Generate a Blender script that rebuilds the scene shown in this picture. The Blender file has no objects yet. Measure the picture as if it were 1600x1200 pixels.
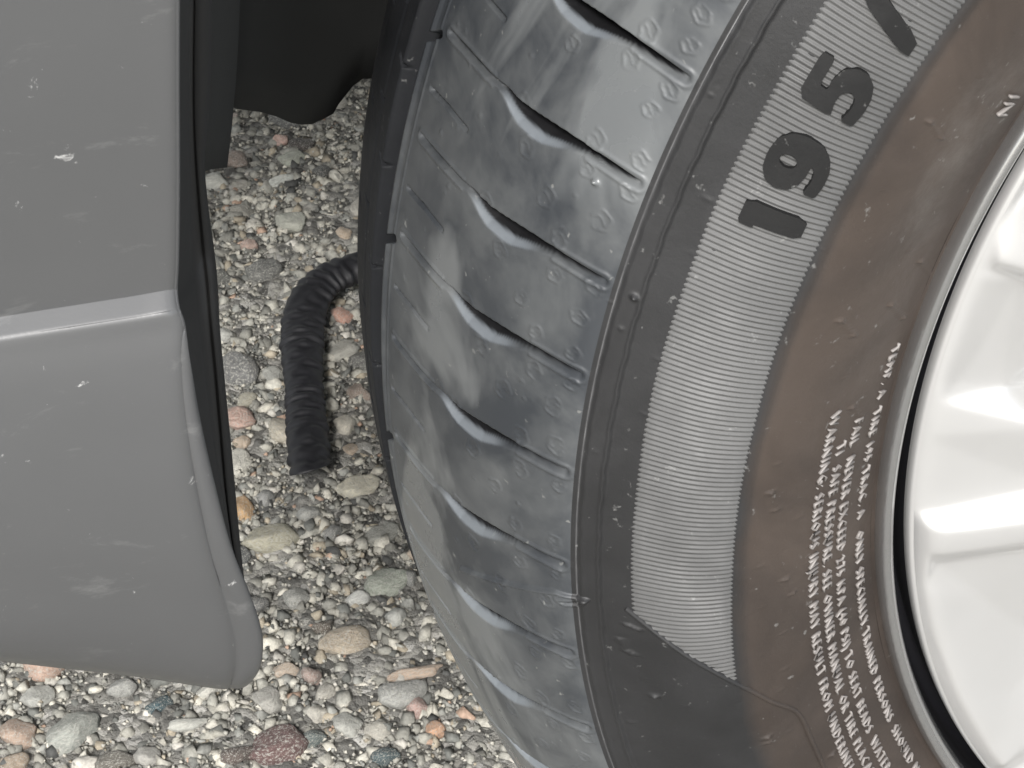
import bpy, bmesh, math, random
import numpy as np
from mathutils import Vector, Matrix, noise as mnoise
random.seed(7); rng = np.random.default_rng(11)
S = bpy.context.scene; COL = S.collection

# ------------------------------------------------------------ camera
# wheel centre is the origin; +X points outward from the car, -Y to its front, +Z up
CAM_O = np.array([0.424988, -0.402847, 0.372205]); YAW, PITCH, FPX = -0.235212, 0.644657, 3865.4
GZ = -0.320                                                   # ground level
fw = np.array([-math.cos(YAW)*math.cos(PITCH), -math.sin(YAW)*math.cos(PITCH), -math.sin(PITCH)])
rt = np.cross(fw, [0, 0, 1]); rt /= np.linalg.norm(rt); up = np.cross(rt, fw)
cd = bpy.data.cameras.new('camera'); cam = bpy.data.objects.new('camera', cd); COL.objects.link(cam)
M = Matrix.Identity(4)
for i in range(3):
    M[i][0], M[i][1], M[i][2], M[i][3] = rt[i], up[i], -fw[i], CAM_O[i]
cam.matrix_world = M
cd.sensor_width = 36; cd.lens = FPX/1600*36; cd.clip_start = 0.02; cd.clip_end = 500
cd.dof.use_dof = True; cd.dof.focus_distance = 0.66; cd.dof.aperture_fstop = 160
S.camera = cam
# ------------------------------------------------------------ world, sun, exposure
SUN_EL, SUN_AZ = math.radians(40), math.radians(110)         # azimuth measured clockwise from +Y; light comes from +X
w = bpy.data.worlds.new('World'); S.world = w; w.use_nodes = True
nt = w.node_tree; N = nt.nodes; L = nt.links
bg = N['Background']; bg.inputs[1].default_value = 0.10
sky = N.new('ShaderNodeTexSky'); sky.sky_type = 'NISHITA'; sky.sun_disc = False
sky.sun_elevation = SUN_EL; sky.sun_rotation = SUN_AZ; sky.air_density = 1.0; sky.dust_density = 2.0
hs = N.new('ShaderNodeHueSaturation'); hs.inputs['Saturation'].default_value = 0.75
L.new(sky.outputs[0], hs.inputs['Color'])
tc = N.new('ShaderNodeTexCoord'); cn = N.new('ShaderNodeTexNoise'); cn.inputs['Scale'].default_value = 2.2; cn.inputs['Detail'].default_value = 5
L.new(tc.outputs['Generated'], cn.inputs['Vector'])
cr = N.new('ShaderNodeValToRGB'); cr.color_ramp.elements[0].position = .42; cr.color_ramp.elements[1].position = .66
L.new(cn.outputs['Fac'], cr.inputs['Fac'])
mx = N.new('ShaderNodeMix'); mx.data_type = 'RGBA'; mx.inputs['B'].default_value = (11, 11, 10.6, 1)
L.new(cr.outputs['Color'], mx.inputs['Factor']); L.new(hs.outputs[0], mx.inputs['A']); L.new(mx.outputs['Result'], bg.inputs[0])
sd = bpy.data.lights.new('sun', 'SUN'); sd.energy = 2.4; sd.angle = math.radians(12); sd.color = (1, .98, .96)
so = bpy.data.objects.new('sun', sd); COL.objects.link(so)
dirv = Vector((math.sin(SUN_AZ)*math.cos(SUN_EL), math.cos(SUN_AZ)*math.cos(SUN_EL), math.sin(SUN_EL)))
so.rotation_euler = dirv.to_track_quat('Z', 'Y').to_euler()
S.view_settings.view_transform = 'Standard'; S.view_settings.look = 'None'
S.view_settings.exposure = 1.15; S.view_settings.gamma = 1; S.view_settings.use_curve_mapping = False

# ------------------------------------------------------------ helpers
def ray(px, py):
    d = fw*FPX + rt*(px-800) - up*(py-600)
    return d/np.linalg.norm(d)
def at(px, py, X):                                            # the point at depth plane X seen at a photo position
    d = ray(px, py); return CAM_O + d*((X-CAM_O[0])/d[0])
def atz(px, py, Z=GZ):
    d = ray(px, py); return CAM_O + d*((Z-CAM_O[2])/d[2])
def link(name, me, mat, parent=None, kind=None, smooth=True):
    if smooth: me.polygons.foreach_set('use_smooth', [True]*len(me.polygons))
    o = bpy.data.objects.new(name, me); COL.objects.link(o)
    if mat and not me.materials: me.materials.append(mat)
    if parent: o.parent = parent
    if kind: o['kind'] = kind
    return o
def mesh(name, v, f):
    me = bpy.data.meshes.new(name); me.from_pydata([tuple(map(float, p)) for p in v], [], [tuple(map(int, q)) for q in f]); me.update(); return me
def grid_mesh(name, P, flip=False):                           # P: (a, b, 3) array
    a, b = P.shape[:2]
    idx = np.arange(a*b).reshape(a, b)
    q = np.stack([idx[:-1, :-1], idx[1:, :-1], idx[1:, 1:], idx[:-1, 1:]], -1).reshape(-1, 4)
    if flip: q = q[:, ::-1]
    me = bpy.data.meshes.new(name)
    me.vertices.add(a*b); me.vertices.foreach_set('co', P.reshape(-1).astype(np.float32))
    me.loops.add(q.size); me.loops.foreach_set('vertex_index', q.reshape(-1).astype(np.int32))
    me.polygons.add(len(q)); me.polygons.foreach_set('loop_start', np.arange(0, q.size, 4, dtype=np.int32))
    me.polygons.foreach_set('loop_total', np.full(len(q), 4, dtype=np.int32))
    me.update(calc_edges=True); me.validate(); return me
def solid(o, t, off=-1):
    m = o.modifiers.new('thickness', 'SOLIDIFY'); m.thickness = t; m.offset = off; return o
def mat(name, base=(.5,.5,.5), rough=.5, metal=0, spec=.5):
    m = bpy.data.materials.new(name); m.use_nodes = True
    b = m.node_tree.nodes['Principled BSDF']
    b.inputs['Base Color'].default_value = (*base, 1); b.inputs['Roughness'].default_value = rough
    b.inputs['Metallic'].default_value = metal; b.inputs['Specular IOR Level'].default_value = spec
    return m, m.node_tree, b
def nz(nt, scale, detail=4, rough=.6, vec=None, dist=0, kind='FBM'):
    n = nt.nodes.new('ShaderNodeTexNoise'); n.inputs['Scale'].default_value = scale; n.inputs['Detail'].default_value = detail
    n.inputs['Roughness'].default_value = rough; n.inputs['Distortion'].default_value = dist
    if vec is None:
        t = nt.nodes.new('ShaderNodeTexCoord'); vec = t.outputs['Object']
    nt.links.new(vec, n.inputs['Vector']); return n.outputs['Fac']
def ramp(nt, fac, stops):
    r = nt.nodes.new('ShaderNodeValToRGB'); e = r.color_ramp.elements
    while len(e) < len(stops): e.new(.5)
    for q, (p, c) in zip(e, stops):
        q.position = p; q.color = (*c, 1) if not isinstance(c, (int, float)) else (c, c, c, 1)
    nt.links.new(fac, r.inputs['Fac']); return r.outputs['Color']
def mixc(nt, fac, a, b, mode='MIX'):
    m = nt.nodes.new('ShaderNodeMix'); m.data_type = 'RGBA'; m.blend_type = mode
    for k, v in (('Factor', fac), ('A', a), ('B', b)):
        s = m.inputs[k] if k != 'Factor' else m.inputs[0]
        if isinstance(v, (int, float)): s.default_value = v
        elif isinstance(v, tuple): s.default_value = (*v, 1)
        else: nt.links.new(v, s)
    return m.outputs['Result']
def math_(nt, op, a, b=0):
    m = nt.nodes.new('ShaderNodeMath'); m.operation = op
    for i, v in enumerate((a, b)):
        if isinstance(v, (int, float)): m.inputs[i].default_value = v
        else: nt.links.new(v, m.inputs[i])
    return m.outputs[0]
def bump(nt, b, h, strength=.3, dist=.001):
    n = nt.nodes.new('ShaderNodeBump'); n.inputs['Strength'].default_value = strength; n.inputs['Distance'].default_value = dist
    nt.links.new(h, n.inputs['Height']); nt.links.new(n.outputs[0], b.inputs['Normal'])
def smooth(a, b, x): t = np.clip((x-a)/(b-a), 0, 1); return t*t*(3-2*t)

# ------------------------------------------------------------ materials
def rubber(name, base, rough, brown=False, amp=1.0):
    m, t, b = mat(name, base, rough, 0, .38)
    geo = t.nodes.new('ShaderNodeTexCoord').outputs['Object']
    big = nz(t, 14, 5, .6, geo, .6); mid = nz(t, 60, 5, .65, geo, .3); fine = nz(t, 900, 3, .6, geo)
    sep = t.nodes.new('ShaderNodeSeparateXYZ'); t.links.new(geo, sep.inputs[0])
    c = mixc(t, ramp(t, big, [(.35, 0), (.65, 1)]), tuple(x*.78 for x in base), tuple(x*1.3 for x in base))
    if brown:                                                 # the inner sidewall has browned with age
        y2 = math_(t, 'MULTIPLY', sep.outputs[1], sep.outputs[1]); z2 = math_(t, 'MULTIPLY', sep.outputs[2], sep.outputs[2])
        rad = math_(t, 'SQRT', math_(t, 'ADD', y2, z2))
        rad = math_(t, 'ADD', rad, math_(t, 'MULTIPLY', math_(t, 'SUBTRACT', mid, .5), .004))
        f = t.nodes.new('ShaderNodeMapRange'); f.inputs[1].default_value = .2535; f.inputs[2].default_value = .249; t.links.new(rad, f.inputs[0])
        br = mixc(t, ramp(t, big, [(.4, 0), (.62, 1)]), (.034, .027, .023), (.060, .047, .039))
        c = mixc(t, f.outputs[0], c, br)
    dust = ramp(t, nz(t, 260, 3, .7, geo), [(.66, 0), (.74, 1)])
    c = mixc(t, math_(t, 'MULTIPLY', dust, .35), c, (.28, .28, .27))
    t.links.new(c, b.inputs['Base Color'])
    r = t.nodes.new('ShaderNodeMapRange'); r.inputs[1].default_value = .35; r.inputs[2].default_value = .65
    r.inputs[3].default_value = rough-.10*amp; r.inputs[4].default_value = rough+.14*amp
    t.links.new(mid, r.inputs[0]); t.links.new(r.outputs[0], b.inputs['Roughness'])
    hh = math_(t, 'ADD', math_(t, 'MULTIPLY', mid, .7), math_(t, 'MULTIPLY', fine, .15))
    bump(t, b, hh, .35, .0008)
    return m
def tread_mat():
    m, t, b = mat('tread_rubber', (.07, .073, .072), .4)
    geo = t.nodes.new('ShaderNodeTexCoord').outputs['Object']
    mp_ = t.nodes.new('ShaderNodeMapping'); mp_.inputs['Scale'].default_value = (1.5, .9, .7); t.links.new(geo, mp_.inputs[0])
    big = nz(t, 13, 5, .55, mp_.outputs[0], .5); mid = nz(t, 38, 5, .62, geo, .3); fine = nz(t, 700, 3, .6, geo)
    # dried release film with sharp edges, its sheen painted paler on two crown stretches
    sep = t.nodes.new('ShaderNodeSeparateXYZ'); t.links.new(geo, sep.inputs[0])
    za = math_(t, 'ABSOLUTE', math_(t, 'SUBTRACT', sep.outputs[2], .005))
    pos = math_(t, 'SUBTRACT', math_(t, 'MULTIPLY', za, 2.2), math_(t, 'SUBTRACT', math_(t, 'MULTIPLY', math_(t, 'ABSOLUTE', math_(t, 'ADD', sep.outputs[0], .040)), 9.0), .10))
    film = ramp(t, math_(t, 'ADD', math_(t, 'SUBTRACT', big, .06), math_(t, 'MULTIPLY', pos, .55)), [(.50, 0), (.56, 1)])
    c = mixc(t, film, (.040, .044, .049), (.126, .133, .136))
    c = mixc(t, math_(t, 'MULTIPLY', ramp(t, mid, [(.4, 0), (.7, 1)]), .55), c, (.15, .156, .155))
    specks = ramp(t, nz(t, 330, 2, .6, geo), [(.70, 0), (.76, 1)])
    c = mixc(t, math_(t, 'MULTIPLY', specks, .4), c, (.3, .3, .28))
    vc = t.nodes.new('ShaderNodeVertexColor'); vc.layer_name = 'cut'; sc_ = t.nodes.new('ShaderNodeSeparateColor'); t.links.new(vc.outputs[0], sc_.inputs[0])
    c = mixc(t, math_(t, 'MULTIPLY', sc_.outputs[0], .8), c, (.155, .172, .188))       # sky reflection on the scoops painted as a pale blue
    c = mixc(t, sc_.outputs[1], c, (.010, .010, .011))       # shade inside the deep cuts painted near-black
    t.links.new(c, b.inputs['Base Color'])
    r = ramp(t, film, [(0, .46), (1, .30)])
    r2 = math_(t, 'ADD', r, math_(t, 'MULTIPLY', math_(t, 'SUBTRACT', mid, .5), .5))
    t.links.new(r2, b.inputs['Roughness'])
    hh = math_(t, 'ADD', math_(t, 'MULTIPLY', mid, .8), math_(t, 'MULTIPLY', fine, .1))
    bump(t, b, hh, .14, .0008)
    return m
M_SIDE = rubber('sidewall_rubber', (.019, .019, .0195), .50, brown=True)
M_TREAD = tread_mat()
M_HATCH = rubber('hatched_rubber', (.074, .074, .073), .60)
M_LETTER = rubber('letter_rubber', (.005, .005, .005), .7)
M_SMALL = mat('small_letter_rubber', (.19, .175, .165), .5)[0]
M_DARKRIB = rubber('shaded_inner_rib_rubber', (.008, .009, .011), .7)  # wheel-well shade on the inner ribs put into a near-black rubber
def plastic(name, base, rough, speck=.3):
    m, t, b = mat(name, base, rough)
    geo = t.nodes.new('ShaderNodeTexCoord').outputs['Object']
    big = nz(t, 8, 4, .6, geo); fine = nz(t, 1500, 2, .5, geo)
    c = mixc(t, ramp(t, big, [(.3, 0), (.7, 1)]), tuple(x*.93 for x in base), tuple(x*1.07 for x in base))
    sp = ramp(t, nz(t, 150, 5, .75, geo, .5), [(.665, 0), (.72, 1)])
    mp_ = t.nodes.new('ShaderNodeMapping'); mp_.inputs['Scale'].default_value = (1, 1, 2.6); t.links.new(geo, mp_.inputs[0])
    sm_ = ramp(t, nz(t, 42, 6, .75, mp_.outputs[0], .3), [(.60, 0), (.76, .30)])
    c = mixc(t, math_(t, 'MULTIPLY', sm_, speck), c, (.3, .3, .29))
    c = mixc(t, math_(t, 'MULTIPLY', sp, speck), c, (.42, .42, .41))
    t.links.new(c, b.inputs['Base Color'])
    rr = t.nodes.new('ShaderNodeMapRange'); rr.inputs[3].default_value = rough-.06; rr.inputs[4].default_value = rough+.08
    t.links.new(nz(t, 40, 4, .6, geo), rr.inputs[0]); t.links.new(rr.outputs[0], b.inputs['Roughness'])
    bump(t, b, fine, .05, .0003); return m
M_BUMP = plastic('grey_bumper_paint', (.078, .079, .080), .34, .8)
M_BLACK = plastic('black_plastic', (.013, .013, .013), .66, .06)
M_LINER = plastic('liner_felt', (.024, .025, .024), .9, .02)
M_HOSE = plastic('hose_rubber', (.008, .008, .010), .62, .10)
m, t, b = mat('silver_wheel_paint', (.45, .45, .44), .28, .45)
n = nz(t, 25, 3); bump(t, b, nz(t, 2500, 2), .03, .0002)
t.links.new(mixc(t, n, (.50, .497, .487), (.56, .556, .548)), b.inputs['Base Color']); M_SILVER = m
M_RIM = mat('rim_edge_metal', (.50, .50, .50), .22, .9)[0]
M_GAP = mat('shaded_black_steel', (.008, .008, .010), .5)[0]  # black steel, also carrying the painted shade of the cover gap

# ------------------------------------------------------------ car and wheel roots
def empty(name, loc=(0, 0, 0), parent=None):
    o = bpy.data.objects.new(name, None); COL.objects.link(o); o.location = loc; o.empty_display_size = .05
    if parent: o.parent = parent
    return o
car = empty('parked_car', (0, 0, 0))
car['label'] = 'parked car seen close up: grey bumper corner and silver wheel with black tyre'
car['category'] = 'car'
wheel = empty('wheel', (0, 0, 0), car)

# ------------------------------------------------------------ tyre profile
PR = np.array([(-.006, .2065), (-.0015, .2095), (.0006, .2125), (.0052, .2185), (.0115, .2290), (.0165, .2400), (.0189, .2517), (.0168, .2640), (.0099, .2760),
               (.0054, .2839), (.0019, .2902), (-.0070, .2972), (-.0200, .3050), (-.0360, .3115), (-.0530, .3156), (-.0706, .3178), (-.0880, .3184),
               (-.1020, .3176), (-.1140, .3155), (-.1270, .3095), (-.1400, .3010), (-.1560, .2900), (-.1720, .2780), (-.1830, .2560), (-.1800, .2350), (-.1680, .2160), (-.1640, .2065)])
def catmull(P, n):
    P = np.asarray(P, float); out = []
    Q = np.vstack([2*P[0]-P[1], P, 2*P[-1]-P[-2]])
    for i in range(len(P)-1):
        a, b_, c, d = Q[i], Q[i+1], Q[i+2], Q[i+3]
        t = np.linspace(0, 1, n, endpoint=False)[:, None]
        out.append(.5*((2*b_)+(-a+c)*t+(2*a-5*b_+4*c-d)*t**2+(-a+3*b_-3*c+d)*t**3))
    return np.vstack(out+[P[-1:]])
PF = catmull(PR, 24); seg = np.r_[0, np.cumsum(np.hypot(*np.diff(PF, axis=0).T))]
def prof(s): return np.interp(s, seg, PF[:, 0]), np.interp(s, seg, PF[:, 1])
def s_of(k): return seg[k*24]                                  # arclength of control point k
S_BEAD, S_BI, S_BO, S_SH, S_RIB = s_of(2), s_of(6), s_of(8), s_of(9), s_of(15)
def pnorm(s):
    x0, r0 = prof(s-2e-3); x1, r1 = prof(s+2e-3); tx, tr = x1-x0, r1-r0
    l = np.hypot(tx, tr); return tr/l, -tx/l                   # outward normal (x, r)
K = .31                                                       # metres of tread per radian
def uv(px, py):                                               # (angle from 9 o'clock, arclength) seen at a photo position
    d = ray(px, py); T = np.linspace(.35, .85, 2500); Q = CAM_O+d*T[:, None]
    x, r = Q[:, 0], np.hypot(Q[:, 1], Q[:, 2])
    j = np.arange(0, len(PF)-1, 2); A = PF[j]; B = PF[np.minimum(j+2, len(PF)-1)]
    nx, nr = (B-A)[:, 1], -(B-A)[:, 0]
    dd = np.hypot(x[:, None]-A[:, 0], r[:, None]-A[:, 1]); k = dd.argmin(1)
    sg = (x-A[k, 0])*nx[k]+(r-A[k, 1])*nr[k]
    hit = np.where((sg[:-1] > 0) & (sg[1:] <= 0) & (dd.min(1)[:-1] < .006))[0]
    if len(hit) == 0: hit = [dd.min(1).argmin()]
    h = hit[0]; q = Q[h]; ss = seg[j[k[h]]]
    e = (B-A)[k[h]]; ss += ((x[h]-A[k[h], 0])*e[0]+(r[h]-A[k[h], 1])*e[1])/np.hypot(*e)
    return math.atan2(q[2], -q[1]), ss
def surf(th, s, h=0):                                         # tyre surface point
    x, r = prof(s); nx, nr = pnorm(s)
    x = x+nx*h; r = r+nr*h
    return np.stack([x+0*th, -r*np.cos(th), r*np.sin(th)], -1)

# heightfield of the part of the tread and sidewall in sight
TH0, TH1 = math.radians(-40), math.radians(52)
NTH = 2000
S_END = s_of(19)
ss = np.concatenate([np.arange(S_BEAD, S_SH-.004, .0010), np.arange(S_SH-.004, S_SH+.003, .00035), np.arange(S_SH+.003, S_RIB-.006, .00046), np.arange(S_RIB-.006, S_RIB+.016, .00046), np.arange(S_RIB+.016, S_END, .0009)])
th = np.linspace(TH0, TH1, NTH)
TT, SS = np.meshgrid(th, ss, indexing='ij'); UU = TT*K
Hh = np.zeros_like(TT); SC = np.zeros(TT.shape); BR = SC.copy()
du = (th[1]-th[0])*K
def window(pts, pad):
    u0, u1 = min(p[0] for p in pts)*K-pad, max(p[0] for p in pts)*K+pad
    s0, s1 = min(p[1] for p in pts)-pad, max(p[1] for p in pts)+pad
    i0, i1 = np.searchsorted(th*K, [u0, u1]); j0, j1 = np.searchsorted(ss, [s0, s1])
    return slice(i0, i1), slice(j0, j1)
def polydist(pts, sl):                                        # distance, signed side and position along a polyline, in metres
    U, Sx = UU[sl], SS[sl]; best = np.full(U.shape, 9.); side = np.zeros(U.shape); al = np.zeros(U.shape)
    lens = [math.hypot((b[0]-a[0])*K, b[1]-a[1]) for a, b in zip(pts, pts[1:])]; tot = sum(lens); acc = 0
    for (a, b), l in zip(zip(pts, pts[1:]), lens):
        ax, ay, bx, by = a[0]*K, a[1], b[0]*K, b[1]; ex, ey = (bx-ax)/l, (by-ay)/l
        t = np.clip((U-ax)*ex+(Sx-ay)*ey, 0, l); dx, dy = U-ax-t*ex, Sx-ay-t*ey
        d = np.hypot(dx, dy); m = d < best
        best[m] = d[m]; side[m] = (dx*ey-dy*ex)[m]; al[m] = ((acc+t)/tot)[m]; acc += l
    return best, side, al
def cut(pts, w, depth, pad=.004):                             # V/U shaped slit of half-width w
    sl = window(pts, pad)
    if Hh[sl].size == 0: return
    d, _, _ = polydist(pts, sl); Hh[sl] = np.minimum(Hh[sl], -depth*(1-smooth(w*.55, w, d)))
def ridge(pts, w, hgt, pad=.004):
    sl = window(pts, pad)
    if Hh[sl].size == 0: return
    d, _, _ = polydist(pts, sl); Hh[sl] += hgt*(1-smooth(w*.3, w, d))
# --- lateral grooves: one shape, laid at each of the pitches (their lengths vary round the tyre)
tips = [(1070, 120), (993, 283), (940, 438), (905, 585), (880, 735), (870, 878), (885, 1018), (912, 1135)]
tip_uv = [uv(*p) for p in tips]; s_tip = float(np.mean([t_[1] for t_ in tip_uv])); tip_th = [t_[0] for t_ in tip_uv]
while tip_th[0] < TH1: tip_th.insert(0, tip_th[0]+.0885+.006*math.sin(len(tip_th)*2.1))
while tip_th[-1] > TH0: tip_th.append(tip_th[-1]-.0925+.006*math.sin(len(tip_th)*1.7))
REF = tip_uv[3][0]; PREF = (tip_uv[2][0]-tip_uv[4][0])/2
def loc0(pts): return [((uv(*p)[0]-REF)/PREF, uv(*p)[1]) for p in pts]
def loc(pts): return [((uv(*p)[0]-REF)/PREF, uv(*p)[1]) for p in pts]
G_main = loc0([(629, 367), (656, 401), (683, 433), (708, 458), (733, 483), (783, 516), (833, 546), (870, 568), (904, 586)])
G_main = [tuple(q) for q in catmull(G_main, 4)]
G_short = loc([(617, 448), (642, 479), (667, 512)])
R_marks = loc([(900, 548), (893, 603), (840, 522), (832, 574), (788, 611), (752, 541), (730, 470), (868, 640)])
NOTCH = loc([(606, 524), (586, 525)])
rim_rings = []
for k, t0 in enumerate(tip_th[1:-1], 1):
    pitch = (tip_th[k-1]-tip_th[k+1])/2
    P = lambda pts: [(t0+q[0]*pitch, q[1]) for q in pts]
    g = P(G_main); sl = window(g, .008)
    if Hh[sl].size:
        d, side, al = polydist(g, sl)                          # side > 0 below (towards smaller angle)
        # thin slit on the crown, a deep one-sided cut above a shallow scoop in the middle, a narrow slot to the tip
        w_ = np.interp(al, [0, .30, .38, .50, .62, .72, .80, 1], [.0008, .0008, .0008, .0027, .0031, .0018, .0011, .0012])
        dep = np.interp(al, [0, .05, .2, .36, .44, .6, .75, .95, 1], [.0008, .0022, .0022, .0012, .0050, .0085, .0055, .0024, .0012])
        wu = np.minimum(w_, .0010)
        lo_w = 1-np.clip((d-w_*.15)/(w_*.95), 0, 1); up_w = 1-smooth(wu*.5, wu*1.2, d)
        sw = w_+np.interp(al, [0, .36, .46, .58, .70, .80, 1], [0, 0, .0012, .0021, .0014, 0, 0])
        sdep = np.interp(al, [0, .36, .5, .66, .80, 1], [0, 0, .0014, .0014, 0, 0])
        rmp = -sdep*(1-np.clip((d-w_)/np.maximum(sw-w_, 1e-5), 0, 1)**1.2)
        below = side > 0
        h1 = np.where(below, rmp+np.minimum(-(dep)-rmp, 0)*lo_w, -dep*up_w)
        lip = .00030*np.exp(-((d-w_*1.7)/.0005)**2)*((al < .34) | (al > .8))
        Hh[sl] = np.minimum(Hh[sl], h1) + lip
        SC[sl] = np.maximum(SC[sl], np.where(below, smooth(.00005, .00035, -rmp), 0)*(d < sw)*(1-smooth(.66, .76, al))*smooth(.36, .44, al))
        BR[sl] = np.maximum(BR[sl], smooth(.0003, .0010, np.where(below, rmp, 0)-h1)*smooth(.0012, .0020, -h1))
    cut(P(G_short), .00075, .0018)
    if k % 2 == 0: cut(P(NOTCH), .0011, .005)
    for q in P(R_marks):
        jx, js, rr = random.uniform(-.004, .004), random.uniform(-.001, .001), random.uniform(.0016, .0024)
        if random.random() < .12: continue
        c = (q[0]+jx, q[1]+js); sl = window([c], .005)
        if not Hh[sl].size: continue
        dx, dy = UU[sl]-c[0]*K, SS[sl]-c[1]; a = np.arctan2(dy, dx); rad = np.hypot(dx, dy)
        wob = rr*(1+.10*np.sin(2*a+rr*9e3)+.07*np.sin(5*a+k))
        gap_ = .35+.65*(np.sin(a*1.0+k*1.9+q[1]*900) > -.75)
        f = .00024*np.exp(-((rad-wob)/.00036)**2)*gap_ - .00012*np.exp(-(rad/(rr*.62))**2)
        squig = .0002*np.exp(-(np.abs(dx-rr*.35*np.sin(dy/rr*3.1+k))/.00035)**2)*(rad < rr*.7)
        Hh[sl] += (f+squig)*(Hh[sl] > -.0004)
# long mould seam that crosses the shoulder low on the tyre
seam = [uv(*p) for p in [(722, 888), (770, 905), (820, 918), (870, 925), (918, 934)]]
ridge(seam, .0008, .0010); ridge([uv(915, 934), uv(890, 938), uv(868, 936), uv(880, 944), uv(905, 946), uv(915, 936)], .0007, .0005)
# circumferential features, from the arclength alone
srel = SS-S_RIB
Hh -= .0007*smooth(-.0052, -.0046, srel)*(1-smooth(-.0004, .0004, srel))       # stepped border strip of the outer rib
Hh += .0004*np.exp(-((srel+.0052)/.0005)**2)+.0004*np.exp(-((srel+.0004)/.0005)**2)
Hh -= .0065*smooth(.0004, .0022, srel)*(1-smooth(.0095, .0115, srel))          # main groove
for k, t0 in enumerate(tip_th):                                                 # slits of the next rib
    cut([(t0+.01, S_RIB+.0115), (t0+.014, S_RIB+.0145)], .0007, .002)
    cut([(t0+.05, S_RIB+.020), (t0+.052, S_RIB+.0235)], .0007, .002)
    cut([(t0+.03, S_RIB+.031), (t0+.032, S_RIB+.034)], .0007, .002)
Hh -= .0006*np.exp(-((srel-.0195)/.0006)**2)
wv = .00010*np.sin(TT*311)+.00012*np.sin(TT*137+1)
sr = SS-(S_SH)+wv*.6
Hh += .0007*(smooth(-.0032, -.0024, sr)*(1-smooth(.0012, .0032, sr))) + .00012*np.exp(-((sr-.0018)/.00042)**2) + .0004*np.exp(-((sr+.0024)/.00042)**2)   # shoulder weld rib
# border ridge of the hatched band and the slanting mould line below it
Hh += .0006*np.exp(-((SS-S_BI-.0004)/.0006)**2)*(TT > uv(1165, 1075)[0])
DL = [uv(*p) for p in [(978, 950), (1040, 1000), (1110, 1046), (1165, 1075), (1205, 1096), (1246, 1114), (1268, 1158), (1290, 1205)]]
ridge([uv(980, 975), uv(1000, 984)], .0008, .0006); ridge([uv(970, 998), uv(978, 1015), uv(992, 1023)], .0009, .0006)
# random small dents and pips over the sidewall
for i in range(420):
    c = (random.uniform(TH0, TH1), random.uniform(S_BEAD+.004, S_RIB-.01)); sl = window([c], .0022)
    if Hh[sl].size:
        rad = np.hypot(UU[sl]-c[0]*K, (SS[sl]-c[1])); Hh[sl] += random.uniform(-.0001, .00032)*np.exp(-(rad/random.uniform(.0004, .0008))**2)*(Hh[sl] > -.0002)
def mark(a, b):                                               # pip with a whisker
    A, B = uv(*a), uv(*b); ridge([A, B], .0007, .00025)
    for c, hh in ((A, .0007), (B, .0005)):
        sl = window([c], .003); Hh[sl] += hh*np.exp(-(np.hypot(UU[sl]-c[0]*K, SS[sl]-c[1])/.0008)**2)
for a, b in [((1204, 770), (1213, 797)), ((1227, 905), (1238, 928)), ((1313, 501), (1333, 524)), ((1392, 476), (1412, 497)), ((1300, 1178), (1314, 1198)),
             ((1438, 408), (1462, 436)), ((1453, 190), (1470, 216)), ((1331, 636), (1346, 652)), ((1198, 1152), (1200, 1160)), ((1022, 1087), (1023, 1088)), ((930, 284), (931, 285)), ((992, 462), (993, 463))]:
    mark(a, b)
# low undulation so highlights break up
Hh += .00009*np.sin(TT*23+SS*90)*np.sin(SS*160+TT*11)
X, R = prof(SS); nx, nr = pnorm(SS)
X = X+nx*Hh; R = R+nr*Hh
Pm = np.stack([X, -R*np.cos(TT), R*np.sin(TT)], -1)
jr = int(np.searchsorted(ss, S_RIB+.0009)); jb = int(np.searchsorted(ss, S_SH+.0040))
me = grid_mesh('tyre', Pm)
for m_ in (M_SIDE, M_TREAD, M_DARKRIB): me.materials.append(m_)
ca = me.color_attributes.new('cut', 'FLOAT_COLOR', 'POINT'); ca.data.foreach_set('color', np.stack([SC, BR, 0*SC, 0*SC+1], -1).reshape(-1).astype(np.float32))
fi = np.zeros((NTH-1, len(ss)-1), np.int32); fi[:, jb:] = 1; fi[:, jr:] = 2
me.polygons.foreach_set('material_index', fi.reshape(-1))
# rest of the tyre, out of sight of the photograph: plain but complete
th2 = np.linspace(TH1, TH0+2*math.pi, 180); s2 = np.concatenate([ss[::12], [S_END]]); T2, S2 = np.meshgrid(th2, s2, indexing='ij')
X2, R2 = prof(S2); me2 = grid_mesh('tyre_rest', np.stack([X2, -R2*np.cos(T2), R2*np.sin(T2)], -1))
th3 = np.linspace(0, 2*math.pi, 361); s3 = np.linspace(S_END, seg[-1], 60); T3, S3 = np.meshgrid(th3, s3, indexing='ij')
X3, R3 = prof(S3); me3 = grid_mesh('tyre_inner', np.stack([X3, -R3*np.cos(T3), R3*np.sin(T3)], -1))
s4 = np.linspace(0, S_BEAD, 8); T4, S4 = np.meshgrid(th3, s4, indexing='ij'); X4, R4 = prof(S4)
me4 = grid_mesh('tyre_bead', np.stack([X4, -R4*np.cos(T4), R4*np.sin(T4)], -1))
bm = bmesh.new(); bm.from_mesh(me)
nv = len(bm.faces)
for q, mi in ((me2, 0), (me3, 2), (me4, 0)):
    bm.from_mesh(q)
bm.faces.ensure_lookup_table()
n2, n3 = len(me2.polygons), len(me3.polygons)
for i in range(nv, len(bm.faces)): bm.faces[i].material_index = 2 if nv+n2 <= i < nv+n2+n3 else 0
bm.to_mesh(me); bm.free()
tyre = link('tyre', me, None, wheel)

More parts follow.
